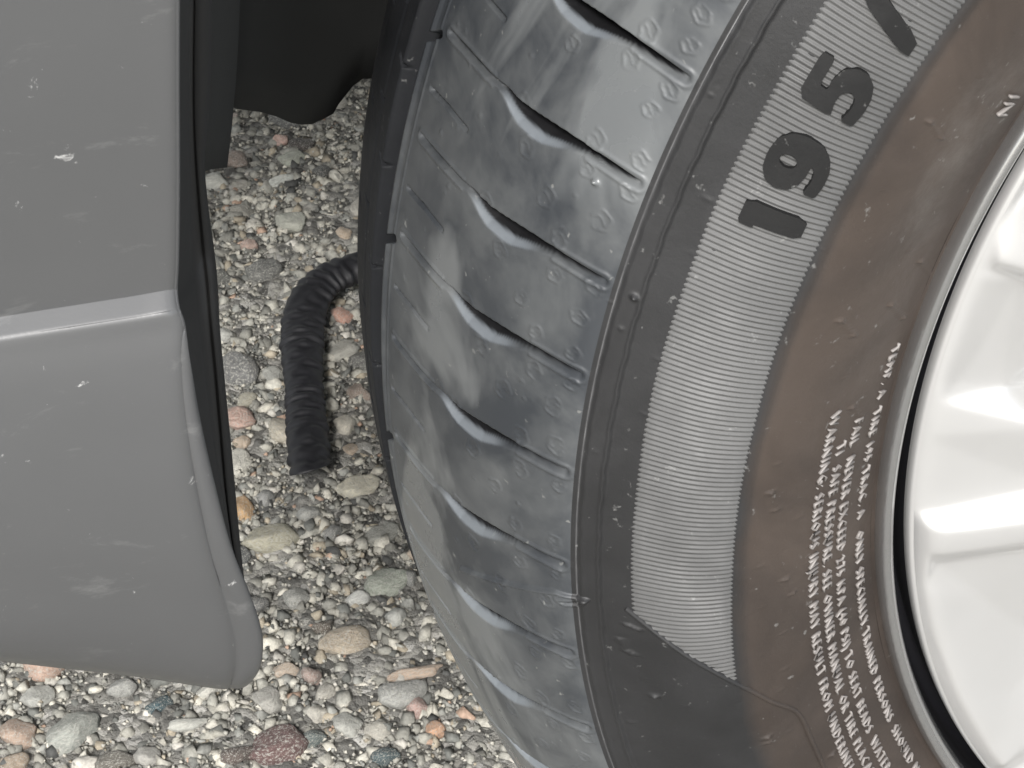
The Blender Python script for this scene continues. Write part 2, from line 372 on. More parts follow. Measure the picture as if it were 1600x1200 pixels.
# ------------------------------------------------------------ hatched band: fine radial ribs
pa = .00505; b_top = TH1
lo = [uv(*p) for p in [(981, 953), (1040, 998), (1110, 1043), (1163, 1072)]]
sb = np.linspace(S_BI+.0006, S_BO-.0002, 15)
los = sorted([(p[1], p[0]) for p in lo]); blo = np.interp(sb, [p[0] for p in los], [p[1] for p in los])
blo[sb < los[0][0]] = los[0][1]
cols = np.arange(0, int((b_top-min(blo))/pa*8)); TB = np.zeros((len(cols), len(sb))); HB = np.zeros_like(TB)
for j in range(len(sb)):
    t_ = min(blo)+cols*pa/8
    ph = (np.arange(len(cols)) % 8)/8
    TB[:, j] = np.maximum(t_, blo[j])
    HB[:, j] = .00032+.00022*np.sin(2*np.pi*ph)**1
    HB[t_ <= blo[j], j] = -.0002
HB[:, 0] = HB[:, -1] = -.0003
SB = np.repeat(sb[None], len(cols), 0)
xb, rb = prof(SB); nx, nr = pnorm(SB); xb = xb+nx*HB; rb = rb+nr*HB
o = link('hatched_band', grid_mesh('hatched_band', np.stack([xb, -rb*np.cos(TB), rb*np.sin(TB)], -1)), M_HATCH, wheel)
o['label'] = 'band of fine light radial ribs across the tyre sidewall'

# slanting mould line that closes the band, a thin raised bead lying on the sidewall
dl_ = catmull(np.array(DL), 14); A = []
for i, (t_, s_) in enumerate(dl_):
    a_, b_ = dl_[max(i-1, 0)], dl_[min(i+1, len(dl_)-1)]; ex, ey = (b_[0]-a_[0])*.27, b_[1]-a_[1]; l_ = math.hypot(ex, ey); px_, py_ = -ey/l_, ex/l_
    A.append([surf(np.array(t_+px_*o_*.0007/.27), np.array(s_+py_*o_*.0007), np.array(h_)) for o_, h_ in ((-1, -.0003), (-.7, .0006), (0, .0009), (.7, .0006), (1, -.0003))])
link('mould_line', grid_mesh('mould_line', np.array(A)), M_SIDE, wheel)

# ------------------------------------------------------------ size lettering 195/
def curve_mesh(outlines, sub=.6):
    cu = bpy.data.curves.new('glyph', 'CURVE'); cu.dimensions = '2D'; cu.fill_mode = 'BOTH'
    for pts in outlines:
        sp = cu.splines.new('POLY'); sp.points.add(len(pts)-1); sp.use_cyclic_u = True
        for q, (x, y) in zip(sp.points, pts): q.co = (x, y, 0, 1)
    ob = bpy.data.objects.new('tmp', cu); COL.objects.link(ob)
    dg = bpy.context.evaluated_depsgraph_get(); me = bpy.data.meshes.new_from_object(ob.evaluated_get(dg))
    bpy.data.objects.remove(ob); return me
def soften(pts, n=2):                                         # round the corners a little
    for _ in range(n):
        q = []
        for a, b in zip(pts, pts[1:]+pts[:1]):
            q += [(a[0]*.85+b[0]*.15, a[1]*.85+b[1]*.15), (a[0]*.15+b[0]*.85, a[1]*.15+b[1]*.85)]
        pts = q
    return pts
ell = lambda cx, cy, rx, ry: [(cx+rx*math.cos(a), cy+ry*math.sin(a)) for a in np.linspace(0, 2*math.pi, 20, endpoint=False)]
GL = {'1': [[(0, 17), (8.6, 17), (8.6, 0), (1.4, 0), (1.4, 12.6), (0, 12.6)]],
      '9': [[(7.6, 17), (12, 16), (14.6, 13.2), (15.4, 9.5), (14.8, 5), (12.4, 1.8), (8.8, .2), (5, 0), (1.0, .8), (1.3, 4.3), (4.8, 3.5), (7.6, 3.9), (8.8, 5.3), (6, 5.3), (2.8, 6.2), (.6, 8.4), (0, 11.4), (.9, 14.4), (3.6, 16.4)], ell(7.6, 11.1, 1.7, 2.4)],
      '5': [[(1.8, 17), (13.8, 17), (13.8, 13.3), (6.4, 13.3), (6.2, 11), (9, 11.2), (12.6, 10), (14.4, 7), (14.2, 4), (12.2, 1.4), (8.8, .1), (5, 0), (.6, .9), (.9, 4.4), (4.6, 3.4), (7.2, 3.7), (8.5, 5.5), (7.2, 7.5), (4.6, 7.9), (.8, 7.1)]],
      '/': [[(0, -1), (5.4, -1), (12.4, 17), (7.4, 17)]]}
def wrap(me, th_c, s_c, scx, scy, reads_up=True, hgt=.0009, thick=.0008, shear=0):
    # glyph plane (x along the text, y towards the letter tops) laid on the tyre surface
    v = np.empty(len(me.vertices)*3, np.float32); me.vertices.foreach_get('co', v); v = v.reshape(-1, 3)
    sg = 1 if reads_up else -1
    s_ = s_c+sg*v[:, 1]*scy; x, r = prof(s_)
    t_ = th_c+sg*(v[:, 0]*scx+shear*v[:, 1]*scy)/.262
    nx_, nr_ = pnorm(s_); h = np.where(v[:, 2] > 0, hgt, hgt-thick) if (v[:, 2] != 0).any() else hgt
    x = x+nx_*h; r = r+nr_*h
    me.vertices.foreach_set('co', np.stack([x, -r*np.cos(t_), r*np.sin(t_)], -1).astype(np.float32).reshape(-1)); me.update(); return me
def extr(me, depth=1.0):
    bm = bmesh.new(); bm.from_mesh(me)
    xs = [v.co.x for v in bm.verts]; ys = [v.co.y for v in bm.verts]
    if max(xs)-min(xs) < .03:
        for ax, vals in ((0, xs), (1, ys)):
            q = min(vals)
            while q < max(vals):
                q += .0017; bmesh.ops.bisect_plane(bm, geom=bm.verts[:]+bm.edges[:]+bm.faces[:], plane_co=(q, q, 0), plane_no=(1-ax, ax, 0))
    bmesh.ops.triangulate(bm, faces=bm.faces[:])
    bmesh.ops.subdivide_edges(bm, edges=[e for e in bm.edges if e.calc_length() > .003], cuts=3, use_grid_fill=False)
    bmesh.ops.remove_doubles(bm, verts=bm.verts[:], dist=1e-6)
    r = bmesh.ops.extrude_face_region(bm, geom=bm.faces[:])
    for v in [g for g in r['geom'] if isinstance(g, bmesh.types.BMVert)]: v.co.z += depth
    bm.to_mesh(me); bm.free(); return me
for ch, (cx, cy), wid in (('1', (1207, 343), 8.6), ('9', (1247, 254), 15.4), ('5', (1310, 139), 14.4), ('/', (1388, 28), 12.4)):
    outl = [soften(p, 1) for p in GL[ch]]
    outl = [[((x-wid/2)*.001, (y-8.5)*.001) for x, y in p] for p in outl]
    me = extr(curve_mesh(outl)); tc_, sc_ = uv(cx, cy)
    wrap(me, tc_, sc_, .66 if ch == '1' else .84, .78, True, .0016, .0018)
    o = link('size_numeral' if ch != '/' else 'size_slash', me, M_LETTER, wheel, smooth=False)

# ------------------------------------------------------------ small warning lettering, four rows
def text_mesh(txt, size):
    cu = bpy.data.curves.new('t', 'FONT'); cu.body = txt; cu.size = size; cu.resolution_u = 1; cu.offset = -.00002; cu.space_character = 1.22; cu.space_word = 1.0
    ob = bpy.data.objects.new('tmp', cu); COL.objects.link(ob)
    dg = bpy.context.evaluated_depsgraph_get(); me = bpy.data.meshes.new_from_object(ob.evaluated_get(dg))
    bpy.data.objects.remove(ob); return me
rows = [((1318, 638), 'WARNING: SERIOUS INJURY MAY RESULT FROM UNDERINFLATION, FAST OVERLOADING IN SERVICE', .0044),
        ((1322, 686), 'TI  SAFE PRESSURE. SEE OWNER MANUAL OR TIRE PLACARD.  -SERVICE A TIRE WITH TUBE OR', .0044),
        ((1342, 652), 'FAIL  NEVER EXCEED 275 KPA (40 PSI) TO SEAT BEADS  WATER TIRE ON RIM. USE TOOL & CAGE', .0044),
        ((1404, 535), 'TEMP. A  TIRE 195 TRAC. A   ONLY SPECIALLY TRAINED PERSONS  SHOULD MOUNT TIRE OR WHEEL TO VEHICLE', .0044)]
for ((px, py), txt, size), sx in zip(rows, (1283, 1303, 1322, 1349)):
    a0 = uv(px, py)[0]; s0 = uv(sx, 750)[1]
    me = text_mesh(txt, size); me = extr(me)
    wrap(me, a0, s0+size*.34, .95, .95, False, .00075, .0009, shear=-.10)
    link('warning_lettering', me, M_SMALL, wheel, smooth=False)
a0, s0 = uv(1560, 172); me = extr(text_mesh('IN', .0065)); wrap(me, a0+.02, s0, .95, .95, False, .0009, .001); link('grade_lettering', me, M_SMALL, wheel, smooth=False)

# ------------------------------------------------------------ rim and cover
def lathe(name, pr, mat_, parent, n=720, a0=0, a1=2*math.pi, sm=6):
    P = catmull(pr, sm) if sm > 1 else np.array(pr, float); t_ = np.linspace(a0, a1, n)
    T_, i_ = np.meshgrid(t_, np.arange(len(P)), indexing='ij'); x, r = P[i_, 0], P[i_, 1]
    return link(name, grid_mesh(name, np.stack([x, -r*np.cos(T_), r*np.sin(T_)], -1)), mat_, parent)
rim = lathe('rim', [(-.010, .2108), (-.003, .2112), (.0012, .2110), (.0030, .2102), (.0036, .2092), (.0031, .2080), (.0014, .2070), (-.0016, .2065)], M_RIM, wheel)
lathe('rim_well', [(-.0016, .2065), (-.006, .2062), (-.016, .2052), (-.018, .199), (-.019, .190), (-.03, .186), (-.10, .180), (-.16, .195), (-.165, .2065)], M_GAP, wheel, 360)
# faceted cover: vertices seen at photo positions, each at its own depth
arc = [(1700, 20), (1645, 120), (1600, 203), (1560, 280), (1528, 348), (1498, 425), (1467, 515), (1443, 600), (1424, 685), (1412, 760), (1408, 830), (1411, 900), (1421, 975), (1443, 1055), (1478, 1125), (1528, 1205), (1585, 1275)]
R_COV = .2022
def arcpt(px, py, dx=.0015):                                  # pushed onto the exact circle of the cover
    p = at(px, py, dx); a = math.atan2(p[2], -p[1]); return np.array([dx, -R_COV*math.cos(a), R_COV*math.sin(a)])
V = []; F = []
def vv(px, py, X): V.append(at(px, py, X)); return len(V)-1
ar = []
for p in arc: V.append(arcpt(*p)); ar.append(len(V)-1)
br = []                                                       # edge rolled down into the gap
for i in ar:
    q = V[i]; a = math.atan2(q[2], -q[1]); V.append(np.array([-.014, -(R_COV)*math.cos(a), (R_COV)*math.sin(a)])); br.append(len(V)-1)
for i in range(len(ar)-1): F.append((ar[i], ar[i+1], br[i+1], br[i]))
# window at the top
w0 = vv(1720, 95, -.010); w1 = vv(1602, 282, -.004); w2 = vv(1549, 370, .0006); w3 = vv(1540, 398, .0026); w4 = vv(1555, 412, .0034); w5 = vv(1800, 480, .004); w6 = vv(1860, 300, -.006)
F += [(w0, w1, w2, w3, w4, w5, w6)]
F += [(ar[0], ar[1], w0), (ar[1], ar[2], w1, w0), (ar[2], ar[3], w1), (ar[3], w2, w1), (ar[3], ar[4], w3, w2)]
l0 = vv(1545, 420, -.001); l1 = vv(1800, 490, -.002)
F += [(w4, l0, l1, w5), (w3, l0, w4), (ar[4], l0, w3), (ar[4], ar[5], l0)]
a1_ = vv(1590, 436, -.0015); a2_ = vv(1535, 540, -.0022); a3_ = vv(1497, 596, -.0015); a4_ = vv(1468, 628, .0012); a5_ = vv(1640, 668, .003); a6_ = vv(1565, 603, -.004); a7_ = vv(1700, 500, -.008)
F += [(ar[5], ar[6], a2_), (ar[5], a2_, a1_, l0), (ar[6], ar[7], a3_, a2_), (ar[7], a4_, a3_), (ar[7], ar[8], a4_)]
F += [(l0, a1_, l1), (a1_, a2_, a6_, a7_), (a1_, a7_, l1), (a2_, a3_, a6_), (a3_, a4_, a6_), (a4_, a5_, a6_)]
p1 = vv(1660, 590, -.016); F += [(a6_, p1, a7_), (a6_, a5_, p1)]
b1 = vv(1414, 806, .0012); b2 = vv(1640, 758, .000); c1 = vv(1420, 839, .0062); c2 = vv(1640, 812, .0066); d1 = vv(1456, 873, .0056); d2 = vv(1640, 846, .0060)
F += [(ar[8], ar[9], b1), (ar[8], b1, b2, a5_, a4_), (ar[9], ar[10], b1), (b1, c1, c2, b2), (ar[10], c1, b1), (c1, d1, d2, c2), (ar[10], ar[11], c1)]
e1 = vv(1460, 878, .001); e2 = vv(1640, 853, -.003); e3 = vv(1447, 935, .004); e4 = vv(1463, 1005, .004); e5 = vv(1500, 1090, .004); e6 = vv(1552, 1180, .004); e7 = vv(1620, 1260, .004)
h1_ = vv(1530, 930, -.002); h2_ = vv(1640, 1010, -.008); h3_ = vv(1580, 1080, -.002); h4_ = vv(1720, 1210, -.004)
F += [(d1, e1, e2, d2), (d1, e3, e1), (c1, ar[11], e3, d1), (ar[11], ar[12], e4, e3), (ar[12], ar[13], e5, e4), (ar[13], ar[14], e5), (ar[14], ar[15], e6, e5), (ar[15], ar[16], e7, e6)]
F += [(e1, h1_, e2), (e1, e3, h1_), (e3, e4, h1_), (e2, h1_, h2_), (h1_, e4, h3_), (e4, e5, h3_), (h1_, h3_, h2_), (e5, e6, h3_), (h3_, e6, e7, h4_), (h2_, h3_, h4_)]
# spoke flanks running in to the hub
hub = [(-.012, -.055*math.cos(a), .055*math.sin(a)) for a in np.linspace(.62, -.62, 6)]
hb = []
for q in hub: V.append(np.array(q)); hb.append(len(V)-1)
F += [(w6, w5, hb[0]), (w5, l1, hb[1], hb[0]), (l1, a7_, p1, hb[2], hb[1]), (p1, a5_, hb[2]), (a5_, b2, hb[3], hb[2]), (b2, c2, hb[3]), (c2, d2, hb[4], hb[3]), (d2, e2, hb[4]), (e2, h2_, hb[5], hb[4]), (h2_, h4_, hb[5])]
Va = np.array(V); tris = [(f[0], f[i], f[i+1]) for f in F for i in range(1, len(f)-1)]
a_c = float(np.arctan2(Va[:, 2], -Va[:, 1])[ar].mean()); NA, NR = 330, 260
ga = np.linspace(a_c-math.radians(36), a_c+math.radians(36), NA); gr = np.linspace(.055, R_COV-.0012, NR)
GA, GR = np.meshgrid(ga, gr, indexing='ij'); GY, GZ_ = -GR*np.cos(GA), GR*np.sin(GA)
HX = np.full(GA.shape, np.nan)
for i0, i1, i2 in tris:
    if i0 in br or i1 in br or i2 in br: continue
    A_, B_, C_ = Va[i0], Va[i1], Va[i2]
    det = (B_[1]-A_[1])*(C_[2]-A_[2])-(C_[1]-A_[1])*(B_[2]-A_[2])
    if abs(det) < 1e-12: continue
    l1 = ((GY-A_[1])*(C_[2]-A_[2])-(C_[1]-A_[1])*(GZ_-A_[2]))/det; l2 = ((B_[1]-A_[1])*(GZ_-A_[2])-(GY-A_[1])*(B_[2]-A_[2]))/det
    ok = (l1 >= -1e-3) & (l2 >= -1e-3) & (l1+l2 <= 1.001)
    HX[ok] = (A_[0]+l1*(B_[0]-A_[0])+l2*(C_[0]-A_[0]))[ok]
for _ in range(400):
    nan = np.isnan(HX)
    if not nan.any(): break
    for ax, sh in ((0, 1), (0, -1), (1, 1), (1, -1)):
        q_ = np.roll(HX, sh, ax); m_ = np.isnan(HX) & ~np.isnan(q_); HX[m_] = q_[m_]
HX = np.nan_to_num(HX)
def blur(H_, sg):
    k_ = np.exp(-.5*(np.arange(-9, 10)/sg)**2); k_ /= k_.sum(); P_ = np.pad(H_, 9, mode='edge')
    P_ = sum(k_[i]*P_[i:i+H_.shape[0]] for i in range(19)); return sum(k_[i]*P_[:, i:i+H_.shape[1]] for i in range(19))
HX = .8*blur(HX, 1.1)+.2*blur(HX, 5)
edge_ = np.exp(-(gr[-1]-GR)/.0022); HX = HX*(1-edge_)-.0004*edge_
bord = np.minimum(GA-ga[0], ga[-1]-GA)*GR; HX = HX*smooth(0, .008, bord)
cm = grid_mesh('cover_panel', np.stack([HX, GY, GZ_], -1))
for k in range(5):
    o = link('cover_panel', cm, M_SILVER, wheel); o.rotation_euler = (k*math.radians(72), 0, 0)
lathe('cover_edge', [(-.0004, R_COV-.0014), (-.0012, R_COV-.0004), (-.0026, R_COV), (-.0042, R_COV)], M_SILVER, wheel, 720)
lathe('gap_shade_ring', [(-.0042, R_COV), (-.009, R_COV), (-.018, R_COV-.001)], M_GAP, wheel, 360)  # side wall of the cover, blackened to paint the shade in the gap
lathe('hub_cap', [(-.018, .058), (-.008, .056), (-.004, .050), (-.002, .03), (-.002, .0005)], M_SILVER, wheel, 90)

# ------------------------------------------------------------ bumper
rowsB = []
def row(yl, ye, xe, X, bend=4, drop=.0006, lip=0):            # left y, edge y, edge x, depth
    c = []
    for px in (-420, -200, 0, 130, 215): c.append((px, yl+(ye-yl)*(px/xe if px > 0 else px/xe), X+(.000012*min(px, 0))*-0))
    c.append((xe-bend*1.9, ye, X)); c.append((xe-bend, ye, X-.0006-lip)); c.append((xe-bend*.4, ye, X-.0004)); c.append((xe-2, ye, X-drop*.5)); c.append((xe, ye, X-drop)); rowsB.append(c)
row(-560, -600, 300, .042); row(-300, -330, 280, .047); row(-120, -150, 272, .0475); row(0, -20, 270, .0460); row(150, 130, 270, .0440); row(300, 280, 271, .0412); row(440, 400, 270, .0383)
row(488, 446, 268, .0372); row(496, 454, 268, .0374); row(497.5, 455.5, 268, .0376); row(500, 458, 268, .03785); row(512, 470, 269, .0390); row(524, 482, 271, .04015); row(529, 487, 272, .0406); row(533, 491, 274, .0408); row(548, 510, 280, .0412); row(600, 560, 287, .0424, 9)
row(670, 640, 299, .0431, 13, .0015, .0004); row(760, 740, 321, .0430, 19, .0015, .0007); row(850, 850, 350, .0415, 25, .0008, .0005); row(920, 930, 381, .0390, 31, .0008, .0006); row(975, 990, 400, .0365, 34, .0008, .0006)
row(1005, 1035, 399, .0335, 32, .0008, .0006); row(1018, 1058, 386, .030, 26, .003, .001); row(1023, 1066, 376, .024, 20, .003)
CP = np.array([[at(*q) for q in c] for c in rowsB])
A = np.stack([catmull(CP[:, j], 6) for j in range(CP.shape[1])], 1)
A = np.stack([catmull(A[i], 5) for i in range(A.shape[0])], 0)
o = link('front_bumper', grid_mesh('front_bumper', A), M_BUMP, car); solid(o, .0028, 0)
o['label'] = 'grey bumper corner with a creased edge and small scratches'
bumper = o
# wheel-arch return flange behind the bumper edge
E_ = [(272, -420), (270, -60), (270, 150), (270, 300), (268, 440), (274, 480), (281, 520), (292, 604), (306, 680), (327, 773), (350, 849), (372, 905), (384, 945), (396, 1010), (390, 1045)]
Xe = np.interp([p[1] for p in E_], [-150, 0, 300, 454, 503, 560, 640, 740, 850, 930, 990, 1060], [.0475, .0455, .0410, .0374, .042, .043, .0432, .0425, .041, .038, .0355, .026])
M1 = [(306, -420), (304, -60), (302, 150), (306, 262), (316, 380), (322, 430), (328, 500), (336, 585), (345, 690), (352, 770), (362, 850), (372, 905), (382, 945), (392, 1010), (390, 1045)]
M2 = [(330, -420), (326, -60), (322, 150), (314, 262), (328, 385), (334, 440), (338, 515), (345, 590), (355, 690), (362, 765), (370, 850), (379, 925), (387, 960), (397, 1012), (392, 1046)]
P3 = []
for e, x0, a_, b_ in zip(E_, Xe, M1, M2):
    P3.append([at(e[0]-4, e[1], x0-.006), at(e[0]+2, e[1], x0-.008), at((e[0]+a_[0])/2, (e[1]+a_[1])/2, x0-.022), at(*a_, x0-.040), at(a_[0]+3, a_[1], x0-.037), at(*b_, x0-.042), at(b_[0]-1, b_[1], x0-.052), at(b_[0]-14, b_[1], x0-.075)])
A = np.array(P3); A = np.stack([catmull(A[:, j], 5) for j in range(A.shape[1])], 1)
o = link('arch_flange', grid_mesh('arch_flange', A), M_BLACK, bumper); solid(o, .0016, 0)
# liner plate hanging in the wheel arch with its ragged lower edge
LX = [(272, 268), (300, 266), (312, 265), (318, 262), (345, 260), (346, 240), (345, 200), (346, 168), (352, 164), (375, 168), (400, 171), (425, 178), (448, 188), (465, 191), (482, 190), (500, 182), (514, 174), (522, 160), (532, 147), (545, 131), (560, 120), (600, 118), (680, 112)]
cols_ = []
for i, (px, py) in enumerate(LX):
    X_ = np.interp(px, [270, 345, 352, 680], [-.03, -.06, -.115, -.165])
    c = []
    for f in np.linspace(0, 1, 22):
        p = at(px, py, X_); zt = .30; z = p[2]+(zt-p[2])*f
        bow = .012*math.sin(f*3.0+px*.012)+.006*math.sin(f*9+px*.02)
        c.append((p[0]-bow*f, p[1]-.05*f*f+.02*math.sin(f*2), z))
    cols_.append(c)
o = link('arch_liner', grid_mesh('arch_liner', np.array(cols_)), M_LINER, car); solid(o, .003, 0)
o['label'] = 'dark wheel arch liner with a ragged lower edge'
# rest of the arch above and behind, fender, underbody: they shade the wheel well
A = []
for a in np.linspace(math.radians(32), math.radians(185), 60):
    A.append([(x, -(.40+.01*math.sin(x*60))*math.cos(a)+.0, .03+.40*math.sin(a)) for x in np.linspace(.015, -.34, 16)])
o = link('arch_shell', grid_mesh('arch_shell', np.array(A)), M_LINER, car); solid(o, .003, 0)
A = []
for a in np.linspace(math.radians(30), math.radians(180), 60):
    r0 = .392; c_, s_ = math.cos(a), math.sin(a); A.append([(.03-.0, -r0*c_, .03+r0*s_), (.031, -(r0+.02)*c_, .03+(r0+.02)*s_), (.025, -(r0+.12)*c_, .03+(r0+.10)*s_), (.005, -(r0+.30)*c_, .03+(r0+.22)*s_), (-.06, -(r0+.5)*c_, .03+(r0+.30)*s_)])
o = link('fender', grid_mesh('fender', np.array(A)), M_BUMP, car); solid(o, .002, 0)
def box(name, lo_, hi_, mat_, parent):
    bm = bmesh.new(); bmesh.ops.create_cube(bm, size=1)
    for v in bm.verts: v.co = [lo_[i]+(v.co[i]+.5)*(hi_[i]-lo_[i]) for i in range(3)]
    bmesh.ops.bevel(bm, geom=bm.edges[:], offset=.012, segments=3, affect='EDGES')
    me = bpy.data.meshes.new(name); bm.to_mesh(me); bm.free(); return link(name, me, mat_, parent)
box('underbody_panel', (-1.65, -.75, -.09), (-.95, 2.9, .30), M_LINER, car)
box('bumper_core', (-1.45, -.82, .03), (-.06, -.52, .34), M_LINER, car)
box('hood_panel', (-1.6, -.80, .40), (-.04, .9, .47), M_BUMP, car)

# ------------------------------------------------------------ corrugated hose on the ground
hp = [(484, 716, .010), (478, 650, .010), (474, 590, .010), (471, 530, .0105), (474, 480, .011), (486, 446, .012), (512, 420, .012), (560, 402, .012), (640, 380, .012), (700, 378, .011)]
hc = np.array([np.append(atz(a, b_, GZ+.010+h-.001)[:2], GZ+.003+h) for a, b_, h in hp])
hc = catmull(hc, 60); dl = np.r_[0, np.cumsum(np.linalg.norm(np.diff(hc, axis=0), axis=1))]
n_ = int(dl[-1]/.0006); q = np.linspace(0, dl[-1], n_); hc = np.stack([np.interp(q, dl, hc[:, i]) for i in range(3)], 1)
tn = np.gradient(hc, axis=0); tn /= np.linalg.norm(tn, axis=1)[:, None]
sidev = np.cross(tn, [0, 0, 1]); sidev /= np.linalg.norm(sidev, axis=1)[:, None]; upv = np.cross(sidev, tn)
aa = np.linspace(0, 2*math.pi, 33)
rad = .0090+(.00045+.00035*np.sin(q*211+1)*np.sin(q*87))*np.sign(np.sin(q/.0064*2*math.pi+.8*np.sin(q*130)))*np.abs(np.sin(q/.0064*2*math.pi+.8*np.sin(q*130)))**.5+.0004*np.sin(q*90)+.0016*np.exp(-((q-.118)/.022)**2)
crush = .70-.2*np.exp(-((q-.12)/.03)**2)
def tube(rad, cut=0):
    c = hc[:, None]+(sidev[:, None]*np.cos(aa)[None, :, None]+upv[:, None]*np.sin(aa)[None, :, None]*crush[:, None, None])*rad[:, None, None]
    k = max(int(cut), 0)
    # slanted cut at the near end
    for i in range(14):
        sh = (1-i/14); c[i] += tn[i]*(-.0095*sh*np.sin(aa)[:, None]+.003*sh*np.cos(aa)[:, None])
    return c
To = tube(rad); Ti = tube(np.interp(np.arange(n_), [0, 3, 6], [.0070, .0068, .0002]))
Tall = np.concatenate([Ti[8:0:-1], To], 0)
Tall += .0006*np.sin(Tall[..., [0]]*520+1)*np.sin(Tall[..., [1]]*610)*np.array([.6, .6, 1])
hose = link('corrugated_hose', grid_mesh('corrugated_hose', Tall, True), M_HOSE)
hose['label'] = 'short black ribbed rubber hose on the pebbled ground between bumper and tyre'
hose['category'] = 'hose'

# ------------------------------------------------------------ ground
def ground_mat():
    m, t, b = mat('cement_matrix', (.2, .2, .19), .9, 0, .3)
    geo = t.nodes.new('ShaderNodeTexCoord').outputs['Object']
    v = t.nodes.new('ShaderNodeTexVoronoi'); v.inputs['Scale'].default_value = 210; t.links.new(geo, v.inputs['Vector'])
    v2 = t.nodes.new('ShaderNodeTexVoronoi'); v2.inputs['Scale'].default_value = 60; t.links.new(geo, v2.inputs['Vector'])
    sp = t.nodes.new('ShaderNodeSeparateColor'); t.links.new(v.outputs['Color'], sp.inputs[0])
    c = ramp(t, sp.outputs[0], [(0, (.08, .078, .072)), (.4, (.20, .196, .18)), (.8, (.34, .33, .30)), (1, (.46, .45, .42))])
    c = mixc(t, ramp(t, nz(t, 25, 5, .6, geo), [(.5, 0), (.75, .8)]), c, (.10, .098, .09))
    t.links.new(c, b.inputs['Base Color'])
    h = math_(t, 'ADD', math_(t, 'MULTIPLY', v.outputs['Distance'], -1), math_(t, 'MULTIPLY', nz(t, 500, 4, .7, geo), .8))
    bump(t, b, h, 1.0, .003); return m
me = mesh('ground', [(-60, -60, GZ), (60, -60, GZ), (60, 60, GZ), (-60, 60, GZ)], [(0, 1, 2, 3)])
ground = link('ground', me, ground_mat(), kind='structure', smooth=False)
ground['label'] = 'exposed aggregate concrete'

def stone_mat():
    m, t, b = mat('grit_stone', (.3, .3, .28), .8, 0, .35)
    geo = t.nodes.new('ShaderNodeTexCoord').outputs['Object']
    a = t.nodes.new('ShaderNodeVertexColor'); a.layer_name = 'tint'
    n1 = ramp(t, nz(t, 420, 4, .7, geo), [(.3, .62), (.7, 1.25)])
    c = mixc(t, 1.0, a.outputs['Color'], n1, 'MULTIPLY'); t.links.new(c, b.inputs['Base Color'])
    bump(t, b, nz(t, 900, 4, .7, geo), .5, .0007); return m
M_GRIT = stone_mat()
ico = {}
for sub in (1, 2, 3):
    bm = bmesh.new(); bmesh.ops.create_icosphere(bm, subdivisions=sub, radius=1); bm.verts.ensure_lookup_table()
    ico[sub] = (np.array([v.co[:] for v in bm.verts]), np.array([[v.index for v in f.verts] for f in bm.faces])); bm.free()
ico[0] = (np.array([(1, 0, 0), (-1, 0, 0), (0, 1, 0), (0, -1, 0), (0, 0, 1), (0, 0, -1)], float), np.array([(0, 2, 4), (2, 1, 4), (1, 3, 4), (3, 0, 4), (2, 0, 5), (1, 2, 5), (3, 1, 5), (0, 3, 5)]))
PAL = np.array([(.36, .355, .325), (.28, .28, .26), (.21, .21, .195), (.44, .43, .39), (.13, .135, .13), (.30, .27, .22), (.24, .245, .235), (.42, .41, .385), (.07, .072, .072), (.33, .24, .19)])
PAL = PAL*np.array([1.04, 1.02, .97])
PW = np.array([.21, .2, .15, .12, .1, .06, .07, .045, .03, .015]); PW /= PW.sum()
def scatter(N_, x0, x1, y0, y1, rmin, rmax, sub, ang=.32, sink=.25, pw=1.8):
    bv, bf = ico[sub]; nvv = len(bv)
    r = rmin+(rmax-rmin)*rng.random(N_)**pw
    pos = np.stack([x0+(x1-x0)*rng.random(N_), y0+(y1-y0)*rng.random(N_), np.zeros(N_)], 1)
    sc = np.stack([r*rng.uniform(.75, 1.35, N_), r*rng.uniform(.65, 1.15, N_), r*rng.uniform(.5, .95, N_)], 1)
    jit = 1+ang*(rng.random((N_, nvv))-.5)*2*(1 if sub < 2 else .35)
    if sub > 1:
        for _ in range(5):                                    # flats: clip against random planes
            nrm = rng.normal(size=(N_, 3)); nrm /= np.linalg.norm(nrm, axis=1)[:, None]; lim = rng.uniform(.55, .9, N_)
            dd = np.einsum('vk,nk->nv', bv, nrm)*jit; ov = np.maximum(dd-lim[:, None], 0); jit = jit*(1-ov*.8/np.maximum(np.abs(dd), .2))
    v = bv[None]*jit[..., None]*sc[:, None]
    q_ = rng.normal(size=(N_, 4)); q_[:, 1:3] *= .35; q_ /= np.linalg.norm(q_, axis=1)[:, None]
    w_, a, b_, c = q_.T
    Rm = np.stack([1-2*(b_*b_+c*c), 2*(a*b_-w_*c), 2*(a*c+w_*b_), 2*(a*b_+w_*c), 1-2*(a*a+c*c), 2*(b_*c-w_*a), 2*(a*c-w_*b_), 2*(b_*c+w_*a), 1-2*(a*a+b_*b_)], 1).reshape(N_, 3, 3)
    v = np.einsum('nij,nvj->nvi', Rm, v)
    pos[:, 2] = GZ+sc[:, 2]*(1-2*sink*rng.random(N_))*.55+ .0012*np.sin(pos[:, 0]*47)*np.sin(pos[:, 1]*61)
    v += pos[:, None]
    f = (bf[None]+(np.arange(N_)*nvv)[:, None, None]).reshape(-1, 3)
    col = PAL[rng.choice(len(PAL), N_, p=PW)]*rng.uniform(.8, 1.2, (N_, 1))
    return v.reshape(-1, 3), f, np.repeat(col, nvv, 0)
